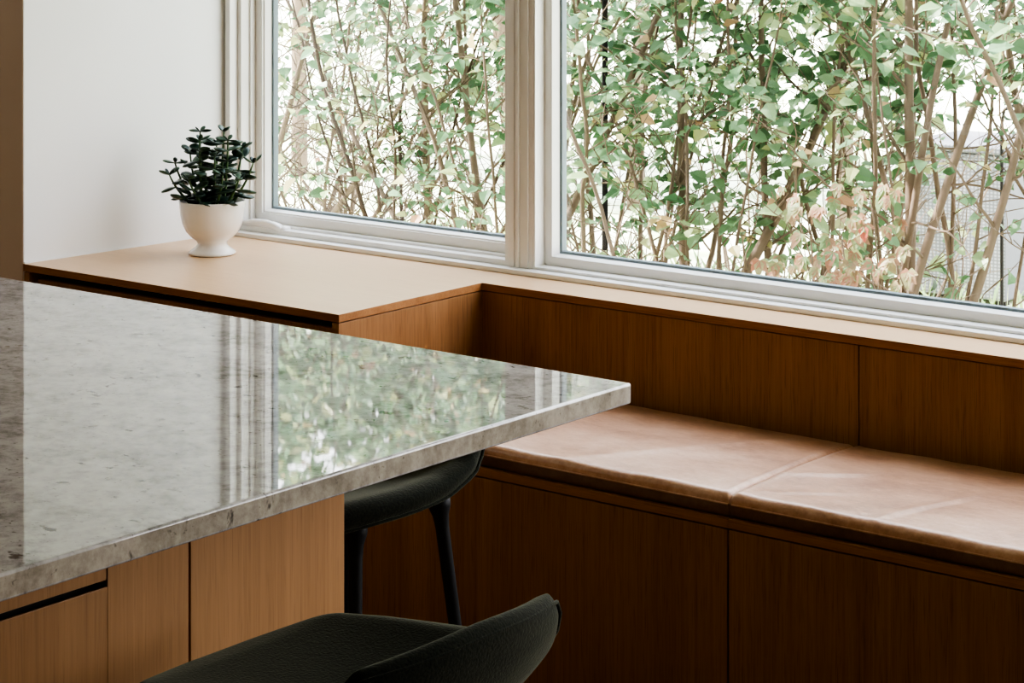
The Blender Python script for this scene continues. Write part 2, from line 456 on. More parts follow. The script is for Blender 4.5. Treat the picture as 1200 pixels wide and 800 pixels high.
# side cabinet under the shelf
t = empty('side_cabinet', (-3.87, 3.9, 0))
tag(t, 'low oak cabinet under the left end of the window shelf, open dark front', 'cabinet')
zt = ZS-.0195
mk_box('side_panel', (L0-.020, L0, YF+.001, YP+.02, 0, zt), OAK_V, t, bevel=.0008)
mk_box('side_panel', (-4.386, -4.366, YF+.001, YF+.30, 0, zt), OAK_V, t, bevel=.0008)
mk_box('bottom_panel', (-4.364, L0-.022, YF+.004, 4.26, .08, .10), OAK_V, t)
mk_box('back_panel', (-4.33, L0-.022, 4.262, 4.275, 0, zt), OAK_V, t)
mk_box('plinth', (-4.364, L0-.022, YF+.05, YF+.07, 0, .078), DARKIN, t)
mk_box('inner_shelf', (-4.364, L0-.022, YF+.12, 4.25, .38, .40), OAK_V, t)
mk_box('door', (-4.36, L0-.024, YF+.022, YF+.040, .105, zt-.018), OAK_V, t, bevel=.001)

# wall panels between bench and ledge
zb = .432
for i, (a, b, lab) in enumerate(((L0+.001, -2.3465, 'dark oak back panel above the bench, beside the side cabinet'),
                                 (-2.3435, -1.35, 'dark oak back panel above the right-hand leather cushion'))):
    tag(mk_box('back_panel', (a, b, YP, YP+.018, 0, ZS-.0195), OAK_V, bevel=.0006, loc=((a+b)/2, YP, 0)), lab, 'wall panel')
mk = mk_box('wall_lining', (L0+.001, -1.35, YP+.022, YP+.03, .3, ZS-.02), DARKIN); tag(mk, kind='structure')
mk.name = 'trim_5'

# bench cabinets
def bench(a, b, lab, n):
    t = empty('bench_cabinet', ((a+b)/2, YF+.24, 0)); tag(t, lab, 'bench')
    mk_box('carcass', (a+.001, b-.001, YF+.02, YP-.002, 0, .4105), DARKIN, t)
    mk_box('top_board', (a, b, YF, YP-.002, .4145, zb), OAK_EDGE, t, bevel=.0006)
    mk_box('door', (a+.0015, b-.0015, YF, YF+.018, .004, .4115), OAK_V, t, bevel=.0006)
bench(L0+.001, -2.347, 'built-in oak bench base under the left cushion, next to the side cabinet', 1)
bench(-2.346, -1.35, 'built-in oak bench base under the right cushion, running out of frame', 2)

# leather cushions
def cushion(a, b, lab, seed, creases):
    nx, ny = 150, 70
    y0, y1 = YF+.006, YP-.004
    zl, zh = zb+.0008, zb+.046
    bm = bmesh.new()
    rr = .016
    grid = []
    # rounded box param: sheet wraps from the front face over the top to the back
    prof = []
    prof += [(y0+.004, zl), (y0+.001, zl+.008), (y0, zl+.018), (y0, zl+.026)]
    for k in range(1, 7):
        an = PI/2*k/6
        prof.append((y0+rr-rr*math.cos(an), zh-rr+rr*math.sin(an)))
    for k in range(1, ny):
        prof.append((y0+rr+(y1-y0-2*rr)*k/ny, zh))
    for k in range(0, 7):
        an = PI/2*k/6
        prof.append((y1-rr+rr*math.sin(an), zh-rr+rr*math.cos(an)))
    prof += [(y1, zl+.018), (y1-.003, zl)]
    for i in range(nx+1):
        u = i/nx; x = a+(b-a)*u
        ex = min(u, 1-u)*(b-a)          # distance to end
        row = []
        for (y, z) in prof:
            w = max(0.0, min(1.0, (z-(zh-rr))/rr))         # 1 on top
            v = (y-y0)/(y1-y0)
            e = 1-math.exp(-(ex/.006)**1.5)
            dz = (-.0045*(1-e) + .006*(math.sin(PI*min(max(v, 0), 1))**.6))*w
            dz += w*.0028*noise.noise(Vector((x*4+seed, y*6, .3))) + w*.0016*noise.noise(Vector((x*14+seed, y*9, 1.3)))
            for (cx, cy, ang, ln, wd, amp) in creases:
                dx, dy = x-cx, y-cy
                s = dx*math.cos(ang)+dy*math.sin(ang); q = -dx*math.sin(ang)+dy*math.cos(ang)
                dz += w*amp*math.exp(-(s/ln)**2)*math.exp(-(q/wd)**2)
            dy = 0
            if z < zh-.004:
                dy = .0018*noise.noise(Vector((x*9+seed, z*40, 5)))
            xx = x
            if ex < .006 and w < .5: xx = x
            row.append(bm.verts.new((xx, y+dy, z+dz)))
        grid.append(row)
    for i in range(nx):
        for j in range(len(prof)-1):
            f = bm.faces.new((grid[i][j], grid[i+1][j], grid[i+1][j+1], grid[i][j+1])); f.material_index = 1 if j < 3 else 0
    for row in (grid[0], grid[-1]): bm.faces.new(row)
    bm.faces.new([grid[i][0] for i in range(nx+1)] + [grid[i][-1] for i in range(nx, -1, -1)])
    t = empty('bench_cushion', ((a+b)/2, (y0+y1)/2, zb)); tag(t, lab, 'cushion', 'tan leather cushions on the window bench')
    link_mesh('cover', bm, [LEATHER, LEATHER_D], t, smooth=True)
    bm = bmesh.new()
    tube(bm, [(a+.004+(b-a-.008)*k/60, y0-.0003+.0012*noise.noise(Vector((k*.5, seed, 0))), zl+.0255) for k in range(61)], .0019, 6)
    link_mesh('piping', bm, LEATHER, t, smooth=True)
cushion(L0+.003, -2.3475, 'tan leather bench cushion beside the oak side cabinet, partly behind the stone counter', 3,
        [(-2.62, 3.84, .95, .20, .022, .0022), (-2.55, 3.92, .85, .14, .02, -.001), (-2.50, 4.0, .9, .10, .02, .003), (-2.95, 3.9, .8, .15, .03, .002), (-2.360, 3.9, 1.57, .30, .007, .0024)])
cushion(-2.3465, -1.352, 'tan leather bench cushion running out of frame at the right edge', 11,
        [(-2.20, 3.76, .55, .10, .012, .0016), (-2.14, 3.80, .7, .10, .014, -.001), (-2.00, 3.80, 1.25, .15, .013, .0024), (-1.975, 3.82, 1.25, .12, .014, -.001),
         (-2.25, 3.88, .6, .10, .016, .003), (-1.70, 3.9, 1.1, .15, .02, .003), (-2.334, 3.9, 1.57, .30, .007, .0020)])

# ------------------------------------------------------------------ island
ZI = .92; IX = -1.893; IY = 2.686
bm = bmesh.new()
box(bm, -4.35, IX, 1.12, IY, ZI-.030, ZI)
bm.faces.ensure_lookup_table(); bm.normal_update()
bmesh.ops.recalc_face_normals(bm, faces=bm.faces)
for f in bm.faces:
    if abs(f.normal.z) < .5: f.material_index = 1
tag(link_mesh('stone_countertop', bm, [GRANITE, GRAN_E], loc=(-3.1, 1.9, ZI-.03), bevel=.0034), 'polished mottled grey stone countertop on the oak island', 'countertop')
PX = -2.19; PY = 2.40
t = empty('island_cabinet', (-3.1, 1.8, 0)); tag(t, 'oak kitchen island base under the stone countertop', 'kitchen island')
mk_box('carcass', (-4.2, PX-.020, 1.22, PY-.020, .08, ZI-.0305), DARKIN, t)
mk_box('end_panel', (-4.2, PX-.0198, PY-.019, PY, 0, ZI-.0305), OAK_ISL, t, bevel=.0008)
o = mk_box('door', (PX-.0195, PX, 2.1005, PY, .0, ZI-.0305), OAK_ISL, t, bevel=.0008)
mk_box('filler_panel', (PX-.0195, PX, 1.9558, 2.0965, .08, ZI-.0305), OAK_ISL, t, bevel=.0008)
mk_box('handle_rail', (PX-.0195, PX-.001, 1.24, 1.955, .757, ZI-.0305), OAK_ISL, t, bevel=.0008)
bm = bmesh.new()
# drawer front with a scooped finger grip along its top
pr = [(PX, .45), (PX, .7485), (PX-.004, .7485), (PX-.0195, .728), (PX-.0195, .45)]
a = [bm.verts.new((x, 1.24, z)) for x, z in pr]; b = [bm.verts.new((x, 1.9555, z)) for x, z in pr]
bm.faces.new(a); bm.faces.new(b[::-1])
for i in range(5): bm.faces.new((a[i], a[(i+1) % 5], b[(i+1) % 5], b[i]))
link_mesh('drawer_front', bm, OAK_ISL, t, bevel=.0006)
mk_box('drawer_front', (PX-.0195, PX, 1.24, 1.9555, .08, .446), OAK_ISL, t, bevel=.0008)
mk_box('plinth', (-4.1, PX-.05, 1.3, PY-.06, 0, .079), DARKIN, t)

bpy.data.objects['stone_countertop'].modifiers['bev'].material = 0
# ------------------------------------------------------------------ counter stools
#       t    y(front+)  z     halfw  rise  forward-curl
SH = [(0.00, .214, .664, .190, .010, -.035),
      (0.06, .205, .674, .204, .014, -.028),
      (0.14, .165, .679, .214, .018, -.016),
      (0.28, .090, .674, .222, .028, 0),
      (0.42, .010, .668, .229, .038, .004),
      (0.55, -.070, .665, .230, .048, .010),
      (0.66, -.133, .673, .228, .054, .020),
      (0.75, -.168, .698, .222, .044, .030),
      (0.84, -.189, .732, .214, .030, .038),
      (0.92, -.199, .766, .202, .016, .042),
      (0.97, -.204, .788, .190, .008, .042),
      (1.00, -.207, .800, .176, .002, .040)]
def lerp_tab(tab, t):
    for i in range(len(tab)-1):
        if t <= tab[i+1][0]:
            k = (t-tab[i][0])/(tab[i+1][0]-tab[i][0])
            return [a+(b-a)*k for a, b in zip(tab[i][1:], tab[i+1][1:])]
    return list(tab[-1][1:])
def shell_pt(t, u):
    y, z, hw, rise, curl = lerp_tab(SH, t)
    a = abs(u)
    return Vector((hw*u, y+curl*a**2.4, z+rise*a**2.2))
def make_stool(loc, rz, lab):
    root = empty('counter_stool', loc, rz); tag(root, lab, 'stool', 'dark green counter stools at the island')
    nt_, nu = 36, 20
    top, bot = [], []
    eps = .004
    def nrm(t, u):
        t = min(max(t, .03), .965); u = min(max(u, -.90), .90)
        a = shell_pt(min(t+eps, 1), u)-shell_pt(max(t-eps, 0), u); b = shell_pt(t, min(u+.02, 1))-shell_pt(t, max(u-.02, -1))
        n = a.cross(b).normalized()
        return n
    def thick(t): return .048 if t < .5 else .048-(t-.5)/.5*.018
    bm = bmesh.new()
    def sq(a, b):            # rounds the corners of the sheet
        return a*math.sqrt(1-.25*b*b), (1+b*math.sqrt(1-.25*a*a))/2
    def rnd(e): return math.sqrt(max(0, 1-(1-min(1, max(0, e)))**2))
    for i in range(nt_+1):
        b = -1+2*i/nt_; ra, rb = [], []
        for j in range(nu+1):
            a = -1+2*j/nu
            u, t = sq(a, b)
            p = shell_pt(t, u); n = nrm(t, u)
            k = rnd((1-abs(a))/.16)*rnd((b+1)/.14)*rnd((1-b)/.11)
            th = thick(t)
            mid = p-n*th*.5
            ra.append(bm.verts.new(mid+n*th*.5*k)); rb.append(bm.verts.new(mid-n*th*.5*k) if k > 1e-4 else None)
        top.append(ra); bot.append(rb)
    for i in range(nt_+1):
        for j in range(nu+1):
            if bot[i][j] is None: bot[i][j] = top[i][j]
    def face(vs):
        u = []
        for v in vs:
            if v not in u: u.append(v)
        if len(u) >= 3:
            try: bm.faces.new(u)
            except ValueError: pass
    for i in range(nt_):
        for j in range(nu):
            face((top[i][j], top[i+1][j], top[i+1][j+1], top[i][j+1]))
            face((bot[i][j], bot[i][j+1], bot[i+1][j+1], bot[i+1][j]))
    s = link_mesh('seat_shell', bm, FELT, root, smooth=True, local=True)
    sb = s.modifiers.new('s', 'SUBSURF'); sb.levels = 1; sb.render_levels = 2
    # seam piping round the shell, just outside the rim
    bm = bmesh.new()
    path = []
    rng = [(.06+.9*k/40, -.93) for k in range(41)] + [(.965, -.93+1.86*k/24) for k in range(1, 24)] + [(.96-.9*k/40, .93) for k in range(41)]
    for t, u in rng:
        u, t = sq(u, 2*t-1)
        p = shell_pt(t, u); n = nrm(t, u)
        path.append(p-n*thick(t)*.86)
    tube(bm, path, .0028, 6)
    link_mesh('piping', bm, FELT, root, smooth=True, local=True)
    # steel frame below
    bm = bmesh.new()
    yf_, yb_ = .022, -.185
    fr = [(.100, yf_), (.100, yb_+.04), (-.100, yb_+.04), (-.100, yf_)]
    zf = .619
    tube(bm, [(x, y, zf) for x, y in fr+[fr[0]]], .006, 8)
    box(bm, -.10, .10, -.12, .06, zf-.003, zf+.006)
    link_mesh('seat_frame', bm, METAL, root, smooth=False, local=True)
    for sx, sy in ((1, 1), (1, -1), (-1, 1), (-1, -1)):
        bm = bmesh.new()
        y0 = yf_ if sy > 0 else yb_
        def lp(z):
            k = (.606-z)/.606; return (sx*(.106+.052*k), y0+sy*.061*k, z)
        tube(bm, [lp(.625), lp(.606), lp(.590), lp(.57), lp(.30), lp(0)], [.020, .019, .0135, .0115, .0105, .009], 14)
        link_mesh('leg', bm, METAL, root, smooth=True, local=True)
    bm = bmesh.new()
    zr = .22; k = (.606-zr)/.606
    fx = .106+.052*k; fy = .061*k
    c = [(fx, yf_+fy), (fx, yb_-fy), (-fx, yb_-fy), (-fx, yf_+fy)]
    tube(bm, [(x, y, zr) for x, y in c+[c[0]]], .007, 8)
    link_mesh('footrest', bm, METAL, root, local=True)
    return root
# facing -Y: local +y front -> rotate 180; facing -X: rotate +90
make_stool((-2.535, 2.71, 0), PI, 'dark green upholstered counter stool tucked under the far side of the stone countertop')
make_stool((-1.865, 2.03, 0), PI/2, 'dark green upholstered counter stool in the foreground, its curved back showing')

# ------------------------------------------------------------------ jade plant
pc = Vector((-4.13, 4.035, ZS))
t = empty('potted_jade_plant', pc); tag(t, 'jade plant in a white footed ceramic pot on the oak shelf', 'potted plant')
bm = bmesh.new()
prof = [(0, .004), (.050, .004), (.054, 0), (.0585, .002), (.0590, .006), (.052, .011), (.042, .018), (.0365, .026), (.0385, .033), (.052, .043), (.066, .058),
        (.0755, .078), (.0800, .100), (.0820, .120), (.0830, .133), (.0822, .1355), (.0800, .1355), (.0785, .132), (.0775, .118), (.074, .115)]
prof += [(0, .115)]
lathe(bm, prof, pc, 64)
link_mesh('pot', bm, CERAMIC, t, smooth=True)
bm = bmesh.new(); lathe(bm, [(.0770, .1195), (.05, .126), (0, .129)], pc, 40)
link_mesh('soil', bm, SOIL, t, smooth=True)
def jade_leaf(bm, base, d, up, L, W, T):
    d = d.normalized(); s = d.cross(up).normalized(); n = s.cross(d).normalized()
    m = 7; rings = []
    bend = random.uniform(-.05, .22)
    for i in range(m+1):
        q = i/m
        w = W*(math.sin(PI*min(1, q*.92+.04))**.75)*(.55+.75*q)/1.1
        if i == m: w = W*.10
        if i == 0: w = W*.16
        c = base + d*L*q + n*(bend*L*q*q)
        th = T*(w/W+.1)
        rings.append([bm.verts.new(c + s*w*math.cos(a) + n*(th*math.sin(a) + .12*w*abs(math.cos(a)))) for a in (2*PI*k/8 for k in range(8))])
    for i in range(m):
        for k in range(8): bm.faces.new((rings[i][k], rings[i][(k+1) % 8], rings[i+1][(k+1) % 8], rings[i+1][k]))
    bm.faces.new(rings[0][::-1]); bm.faces.new(rings[-1])
rj = random.Random(21)
# stems: (lateral offset seen from the room, depth offset, height above rim, lean)
stems = [(-.055, .01, .078, -.050), (-.030, -.02, .135, -.010), (-.040, .02, .150, -.006), (-.005, .03, .118, .004), (.010, -.03, .100, .006),
         (.022, .015, .150, .010), (.040, -.02, .135, .018), (.050, .02, .110, .040), (-.060, -.02, .055, -.055), (.060, -.005, .080, .055),
         (-.02, -.05, .050, -.03), (.02, -.055, .060, .02), (.045, -.045, .05, .04), (-.045, .04, .10, -.03), (.0, .055, .09, 0), (-.01, .0, .085, -.02)]
for (lx, ly, h, lean) in stems:
    base = pc + RT*lx*.75 + FW*ly*.8 + Vector((0, 0, .122))
    tip = base + RT*(lean+rj.uniform(-.006, .006)) + FW*(ly*.5) + Vector((0, 0, h*1.08+.020))
    ctrl = base.lerp(tip, .5) + RT*(lean*.25)
    pts = []
    for k in range(9):
        q = k/8; pts.append(base*(1-q)**2 + ctrl*2*q*(1-q) + tip*q*q)
    bm = bmesh.new(); tube(bm, pts, [.0042-.0022*k/8 for k in range(9)], 7)
    st = link_mesh('stem', bm, JSTEM, t, smooth=True)
    bm = bmesh.new()
    npair = max(3, int(h/.022))
    ph = rj.uniform(0, PI)
    for k in range(npair):
        q = .22+.78*k/(npair-1)
        p = base*(1-q)**2 + ctrl*2*q*(1-q) + tip*q*q
        ph += PI/2 + rj.uniform(-.3, .3)
        size = (.050 if q < .85 else .032)*rj.uniform(.8, 1.15)
        lift = -.15 + .35*q + (.25 if q > .93 else 0) + rj.uniform(-.4, .3)
        for s_ in (0, PI):
            dd = Vector((math.cos(ph+s_), math.sin(ph+s_), lift+rj.uniform(-.12, .12)))
            jade_leaf(bm, p, dd, Vector((rj.uniform(-.3, .3), rj.uniform(-.3, .3), 1)), size, size*.37, size*.10)
    # terminal pair
    for s_ in (0, PI):
        dd = Vector((math.cos(ph+1.5+s_)*.9, math.sin(ph+1.5+s_)*.9, .7))
        jade_leaf(bm, tip, dd, Vector((.3, .1, 1)), .022, .0065, .0020)
    lo = link_mesh('leaves', bm, JADE, None, smooth=True, loc=tuple(pc))
    lo.parent = st; lo.location = (0, 0, 0)

# ------------------------------------------------------------------ outdoors
GZ = -.12
bm = bmesh.new()
gn = 24
vs = [[bm.verts.new((-60+95*i/gn, 4.46+90*(j/gn)**1.5, GZ+.02*noise.noise(Vector((i, j, 0))))) for j in range(gn+1)] for i in range(gn+1)]
for i in range(gn):
    for j in range(gn): bm.faces.new((vs[i][j], vs[i+1][j], vs[i+1][j+1], vs[i][j+1]))
tag(link_mesh('ground', bm, LAWN, smooth=True), kind='structure')

rs = random.Random(5)
def add_leaf(bm, p, d, n, L, W, lobes=False):
    d = d.normalized(); s = d.cross(n)
    if s.length < 1e-4: s = d.orthogonal()
    s.normalize(); n = s.cross(d).normalized()
    if n.z < 0: n = -n
    cv = rs.uniform(.05, .3)
    c0 = p; pts_c = []; 
    q1 = .35; q2 = .72
    mid1 = p+d*L*q1 - n*L*.02; mid2 = p+d*L*q2 - n*L*cv*.35; tip = p+d*L - n*L*cv
    f = W*.30
    v0 = bm.verts.new(p); m1 = bm.verts.new(mid1); m2 = bm.verts.new(mid2); tp = bm.verts.new(tip)
    a1 = bm.verts.new(mid1+s*W+n*f - d*L*.05); a2 = bm.verts.new(mid2+s*W*.62+n*f*.6)
    b1 = bm.verts.new(mid1-s*W+n*f - d*L*.05); b2 = bm.verts.new(mid2-s*W*.62+n*f*.6)
    for fc in ((v0, m1, a1), (m1, m2, a2, a1), (m2, tp, a2), (v0, b1, m1), (m1, b1, b2, m2), (m2, b2, tp)):
        bm.faces.new(fc)

def wander(p, d, L, r0, r1, jit, seg=.07, up=0.0):
    n = max(3, int(L/seg)); pts = [p.copy()]; rad = [r0]
    for k in range(n):
        d = (d + Vector((rs.gauss(0, jit), rs.gauss(0, jit), rs.gauss(0, jit)+up))).normalized()
        p = p + d*(L/n); pts.append(p.copy()); rad.append(r0+(r1-r0)*(k+1)/n)
    return pts, rad, d

def leafy(bl, pts, i0, dens, size, spread=1.0):
    for k in range(i0, len(pts)-1):
        seg = pts[k+1]-pts[k]
        for _ in range(int(dens) + (1 if rs.random() < dens-int(dens) else 0)):
            p = pts[k]+seg*rs.random()
            an = rs.uniform(0, 2*PI)
            d = Vector((math.cos(an), math.sin(an), rs.uniform(-1.0, .15)))*spread + seg.normalized()*.3
            L = size*rs.choice((.6, .8, 1.0, 1.2, 1.45))*rs.uniform(.85, 1.1)
            add_leaf(bl, p+d.normalized()*.008, d, Vector((rs.gauss(0, .4)+.15, rs.gauss(0, .45)-.65, 1)), L, L*rs.uniform(.30, .40))

def shrub(x, y, lab, height=2.3, nst=9, dens=1.0, size=.055, fan=.32, rad=.013, mleaf=None, bark=None, low=.35, custom=(), twigs=1.0):
    t = empty('garden_shrub', (x, y, GZ)); tag(t, lab, 'shrub', 'shrubs of the hedge outside the windows')
    bs, bl = bmesh.new(), bmesh.new()
    stems = []
    rad *= .66; size *= .80; dens *= 1.55; height *= 1.08; nst = int(nst*.85)
    for k in range(nst):
        an = 2*PI*(k+rs.random()*.8)/nst
        ln = fan*rs.uniform(.15, 1.1)
        base = Vector((x+math.cos(an)*.09*rs.random(), y+math.sin(an)*.09*rs.random(), GZ-.02))
        d = Vector((math.cos(an)*ln, math.sin(an)*ln, 1)).normalized()
        stems.append((base, d, height*rs.uniform(.75, 1.08), rad*rs.uniform(.55, 1.25), .05))
    for c in custom: stems.append(c)
    for base, d, L, r, jit in stems:
        pts, rd, de = wander(base, d, L, r, r*.28, jit, up=.01)
        tube(bs, pts, rd, 6)
        n = len(pts)
        for k in range(int(n*.12), n-1):
            hh = pts[k].z-GZ
            if rs.random() < .62*twigs:
                an = rs.uniform(0, 2*PI)
                dd = Vector((math.cos(an), math.sin(an), rs.uniform(.15, 1.1))).normalized()
                bl_len = rs.uniform(.14, .62)*(1.1-.4*k/n)
                p2, r2, _ = wander(pts[k], dd, bl_len, rd[k]*.42, .0014, .13, .045, .02)
                tube(bs, p2, r2, 4, cap=False)
                lf = dens*(1.0 if hh > low else .35)*(min(1.25, max(.22, 1.05*hh-.22)) if hh < 1.5 else 2.0)
                for m in range(1, len(p2)-1):
                    if rs.random() < .45:
                        an = rs.uniform(0, 2*PI)
                        d3 = ((p2[m+1]-p2[m]).normalized()+Vector((math.cos(an), math.sin(an), rs.uniform(-.2, .6)))*.9).normalized()
                        p3, r3, _ = wander(p2[m], d3, rs.uniform(.06, .20), .0022, .0008, .15, .04)
                        tube(bs, p3, r3, 3, cap=False)
                        leafy(bl, p3, 1, lf*.85, size)
                leafy(bl, p2, 1, lf*.8, size)
        leafy(bl, pts, int(n*.55), dens*.5, size)
    link_mesh('stems', bs, bark or BARK, t, smooth=True)
    if len(bl.faces): link_mesh('leaves', bl, mleaf or LEAF, t)
    else: bl.free()
    return t

def at(px, py, Y):
    """world point on plane Y for a point of the 1200x800 frame"""
    s = (px-600)/2672
    d = Y/(FW.y+RT.y*s)
    return Vector(((FW.x+RT.x*s)*d, Y, H-(py+146)*d/2672))
def cst(p0, p1, Y0, Y1, L, r, jit=.015):
    a, b = at(*p0, Y0), at(*p1, Y1)
    d = (b-a).normalized(); 
    a = a - d*((a.z-GZ)/max(d.z, .2))
    return (a, d, L, r, jit)

# hedge, left to right
shrub(-7.35, 6.6, 'bare-branched shrub outside at the far left behind the casement window', 2.3, 12, .30, .045, .55, .010, low=.5, twigs=1.3)
shrub(-6.55, 6.1, 'sparse shrub with crossing grey branches behind the left edge of the casement window', 2.3, 13, .32, .045, .62, .011, mleaf=LEAF_PALE, twigs=1.3,
      custom=(cst((395, 250), (470, 168), 6.1, 5.9, 1.9, .022), cst((315, 240), (360, 100), 6.1, 6.1, 2.1, .016), cst((440, 240), (330, 60), 6.1, 6.2, 2.3, .013)))
shrub(-5.85, 6.3, 'sparse pale shrub outside in the middle of the casement window', 2.3, 11, .50, .05, .50, .012, twigs=1.3,
      custom=(cst((500, 255), (485, 100), 6.2, 6.2, 2.2, .019), cst((560, 260), (530, 60), 6.0, 6.0, 2.3, .017), cst((440, 245), (520, 120), 6.1, 6.3, 2.0, .011)))
shrub(-5.25, 6.1, 'leafy shrub outside at the right side of the casement window beside the mullion', 2.4, 10, .85, .055, .33, .015, bark=BARK_D)
shrub(-4.75, 6.0, 'leafy shrub with a leaning trunk just right of the mullion', 2.4, 9, .95, .056, .36, .015,
      custom=(cst((665, 258), (722, 140), 5.9, 6.0, 2.1, .018), cst((668, 200), (700, 30), 6.1, 6.1, 2.3, .012)))
shrub(-4.30, 6.1, 'dense green shrub behind the thin black post in the large window', 2.4, 10, 1.0, .058, .34, .014,
      custom=(cst((798, 310), (790, 120), 6.0, 6.0, 2.3, .017),))
shrub(-3.92, 5.9, 'dense leafy shrub filling the middle of the large window', 2.4, 11, 1.0, .062, .36, .014,
      custom=(cst((868, 322), (905, 240), 5.9, 6.0, 2.2, .021), cst((905, 240), (900, 60), 6.0, 6.0, 2.2, .015)))
shrub(-3.50, 6.05, 'dense green shrub outside right of centre in the large window', 2.4, 11, 1.0, .062, .34, .014)
shrub(-3.05, 5.95, 'open shrub with thick pale forked trunks behind the red creeper', 2.4, 5, .65, .058, .38, .014, low=1.0, twigs=.7,
      custom=(cst((1062, 340), (1058, 190), 5.85, 5.85, 2.3, .022), cst((1068, 335), (1105, 200), 5.85, 5.9, 2.3, .016), cst((1078, 335), (1130, 180), 5.8, 5.85, 2.3, .018), cst((1066, 335), (1030, 210), 5.9, 6.0, 2.2, .014), cst((1112, 350), (1116, 150), 6.0, 6.0, 2.2, .009)))
shrub(-2.62, 6.0, 'leafy shrub outside at the right edge of the large window', 2.4, 8, .8, .058, .36, .015, low=.6,
      custom=(cst((1155, 352), (1200, 240), 5.9, 5.9, 2.1, .018), cst((1195, 200), (1165, 60), 6.0, 6.0, 2.2, .018)))
shrub(-2.0, 6.1, 'leafy shrub outside beyond the right end of the large window', 2.4, 9, .9, .058, .36, .015)
# a thinner second row
for x, y, lab in ((-7.6, 8.3, 'distant pale shrub behind the far left of the casement window'), (-6.3, 8.0, 'distant pale shrub seen through the bare branches of the casement window'),
                  (-5.2, 8.2, 'distant pale shrub behind the mullion between the windows'), (-4.2, 7.8, 'distant pale shrub behind the middle of the hedge in the large window')):
    shrub(x, y, lab, 2.5, 7, .4, .055, .4, .009, mleaf=LEAF_PALE)

# taller trees beyond the hedge
def tree(x, y, h, r, lab):
    t = empty('garden_tree', (x, y, GZ)); tag(t, lab, 'tree', 'trees on the far side of the lawn')
    bs, bl = bmesh.new(), bmesh.new()
    pts, rd, _ = wander(Vector((x, y, GZ-.02)), Vector((0, 0, 1)), h*.8, .05, .02, .02, .12)
    tube(bs, pts, rd, 8)
    for k in range(int(len(pts)*.5), len(pts)-1):
        for _ in range(2):
            an = rs.uniform(0, 2*PI)
            p2, r2, _d = wander(pts[k], Vector((math.cos(an), math.sin(an), rs.uniform(.1, .7))).normalized(), r*rs.uniform(.6, 1.0), .014, .003, .08, .1)
            tube(bs, p2, r2, 4, cap=False)
    n = 0
    while n < 6500:
        v = Vector((rs.uniform(-1, 1), rs.uniform(-1, 1), rs.uniform(-1, 1)))
        if v.length > 1 or v.length < .25: continue
        p = Vector((x+v.x*r, y+v.y*r, h*.64+v.z*h*.34))
        if p.z < 1.35: continue
        if noise.noise(p*2.6) < -.22: continue
        L = rs.uniform(.07, .14)
        add_leaf(bl, p, Vector((rs.gauss(0, 1), rs.gauss(0, 1), rs.uniform(-.8, .2))), Vector((rs.gauss(0, .4), rs.gauss(0, .4)-.3, 1)), L, L*.36); n += 1
    link_mesh('trunk', bs, BARK, t, smooth=True); link_mesh('leaves', bl, LEAF, t)
for x, y, h, lab in ((-10.6, 10.2, 4.2, 'tree beyond the lawn behind the casement window, leftmost of its row'), (-9.3, 9.8, 3.9, 'tree beyond the lawn behind the middle of the casement window'),
                     (-8.1, 10.3, 4.3, 'tree beyond the lawn behind the mullion'), (-6.95, 9.9, 4.0, 'tree beyond the lawn behind the black garden post'),
                     (-5.85, 10.2, 4.2, 'tree beyond the lawn behind the middle of the large window'), (-4.75, 10.4, 4.1, 'tree beyond the lawn behind the red creeper')):
    tree(x, y, h, 1.0, lab)

# red creeper in the hedge
t = empty('red_creeper', (-3.35, 5.6, GZ)); tag(t, 'autumn creeper with pink and orange leaves in front of the hedge', 'creeper')
bs, bl = bmesh.new(), bmesh.new()
def palm_leaf(bm, p, size):
    face_n = Vector((rs.gauss(0, .35), -1+rs.gauss(0, .3), rs.uniform(.2, .9))).normalized()
    down = Vector((rs.gauss(0, .4), 0, -1)); down = (down-face_n*down.dot(face_n)).normalized()
    for k, a in enumerate((-1.25, -.62, 0, .62, 1.25)):
        d = Matrix.Rotation(a, 3, face_n) @ down
        L = size*(1-.16*abs(k-2))
        add_leaf(bm, p, d, face_n, L, L*.30)
for (px, py, Y, nn, L) in ((1040, 345, 5.7, 34, .62), (990, 350, 5.6, 30, .60), (1020, 345, 5.6, 34, .50), (960, 350, 5.7, 14, .55), (1050, 350, 5.65, 22, .45)):
    p = at(px, py, Y); p.z = GZ
    pts, rd, _ = wander(p, Vector((rs.uniform(-.06, .06), rs.uniform(-.05, .05), 1)), L+.26, .005, .002, .07)
    tube(bs, pts, rd, 5)
    for _ in range(nn):
        k = rs.randrange(int(len(pts)*.5), len(pts))
        palm_leaf(bl, pts[k]+Vector((rs.gauss(0, .075), rs.gauss(0, .06), rs.gauss(0, .03))), rs.uniform(.030, .056))
link_mesh('stems', bs, BARK, t, smooth=True); link_mesh('leaves', bl, LEAF_RED, t)

# thin black post in the hedge
p = at(709, 100, 6.0)
bm = bmesh.new(); tube(bm, [(p.x, p.y, GZ), (p.x, p.y, 2.0)], .010, 8)
tube(bm, [(p.x, p.y, 2.0), (p.x, p.y, 2.03)], [.019, .004], 8)
tag(link_mesh('garden_post', bm, METAL, loc=(p.x, p.y, GZ)), 'thin black garden post standing among the shrubs right of the mullion', 'post')

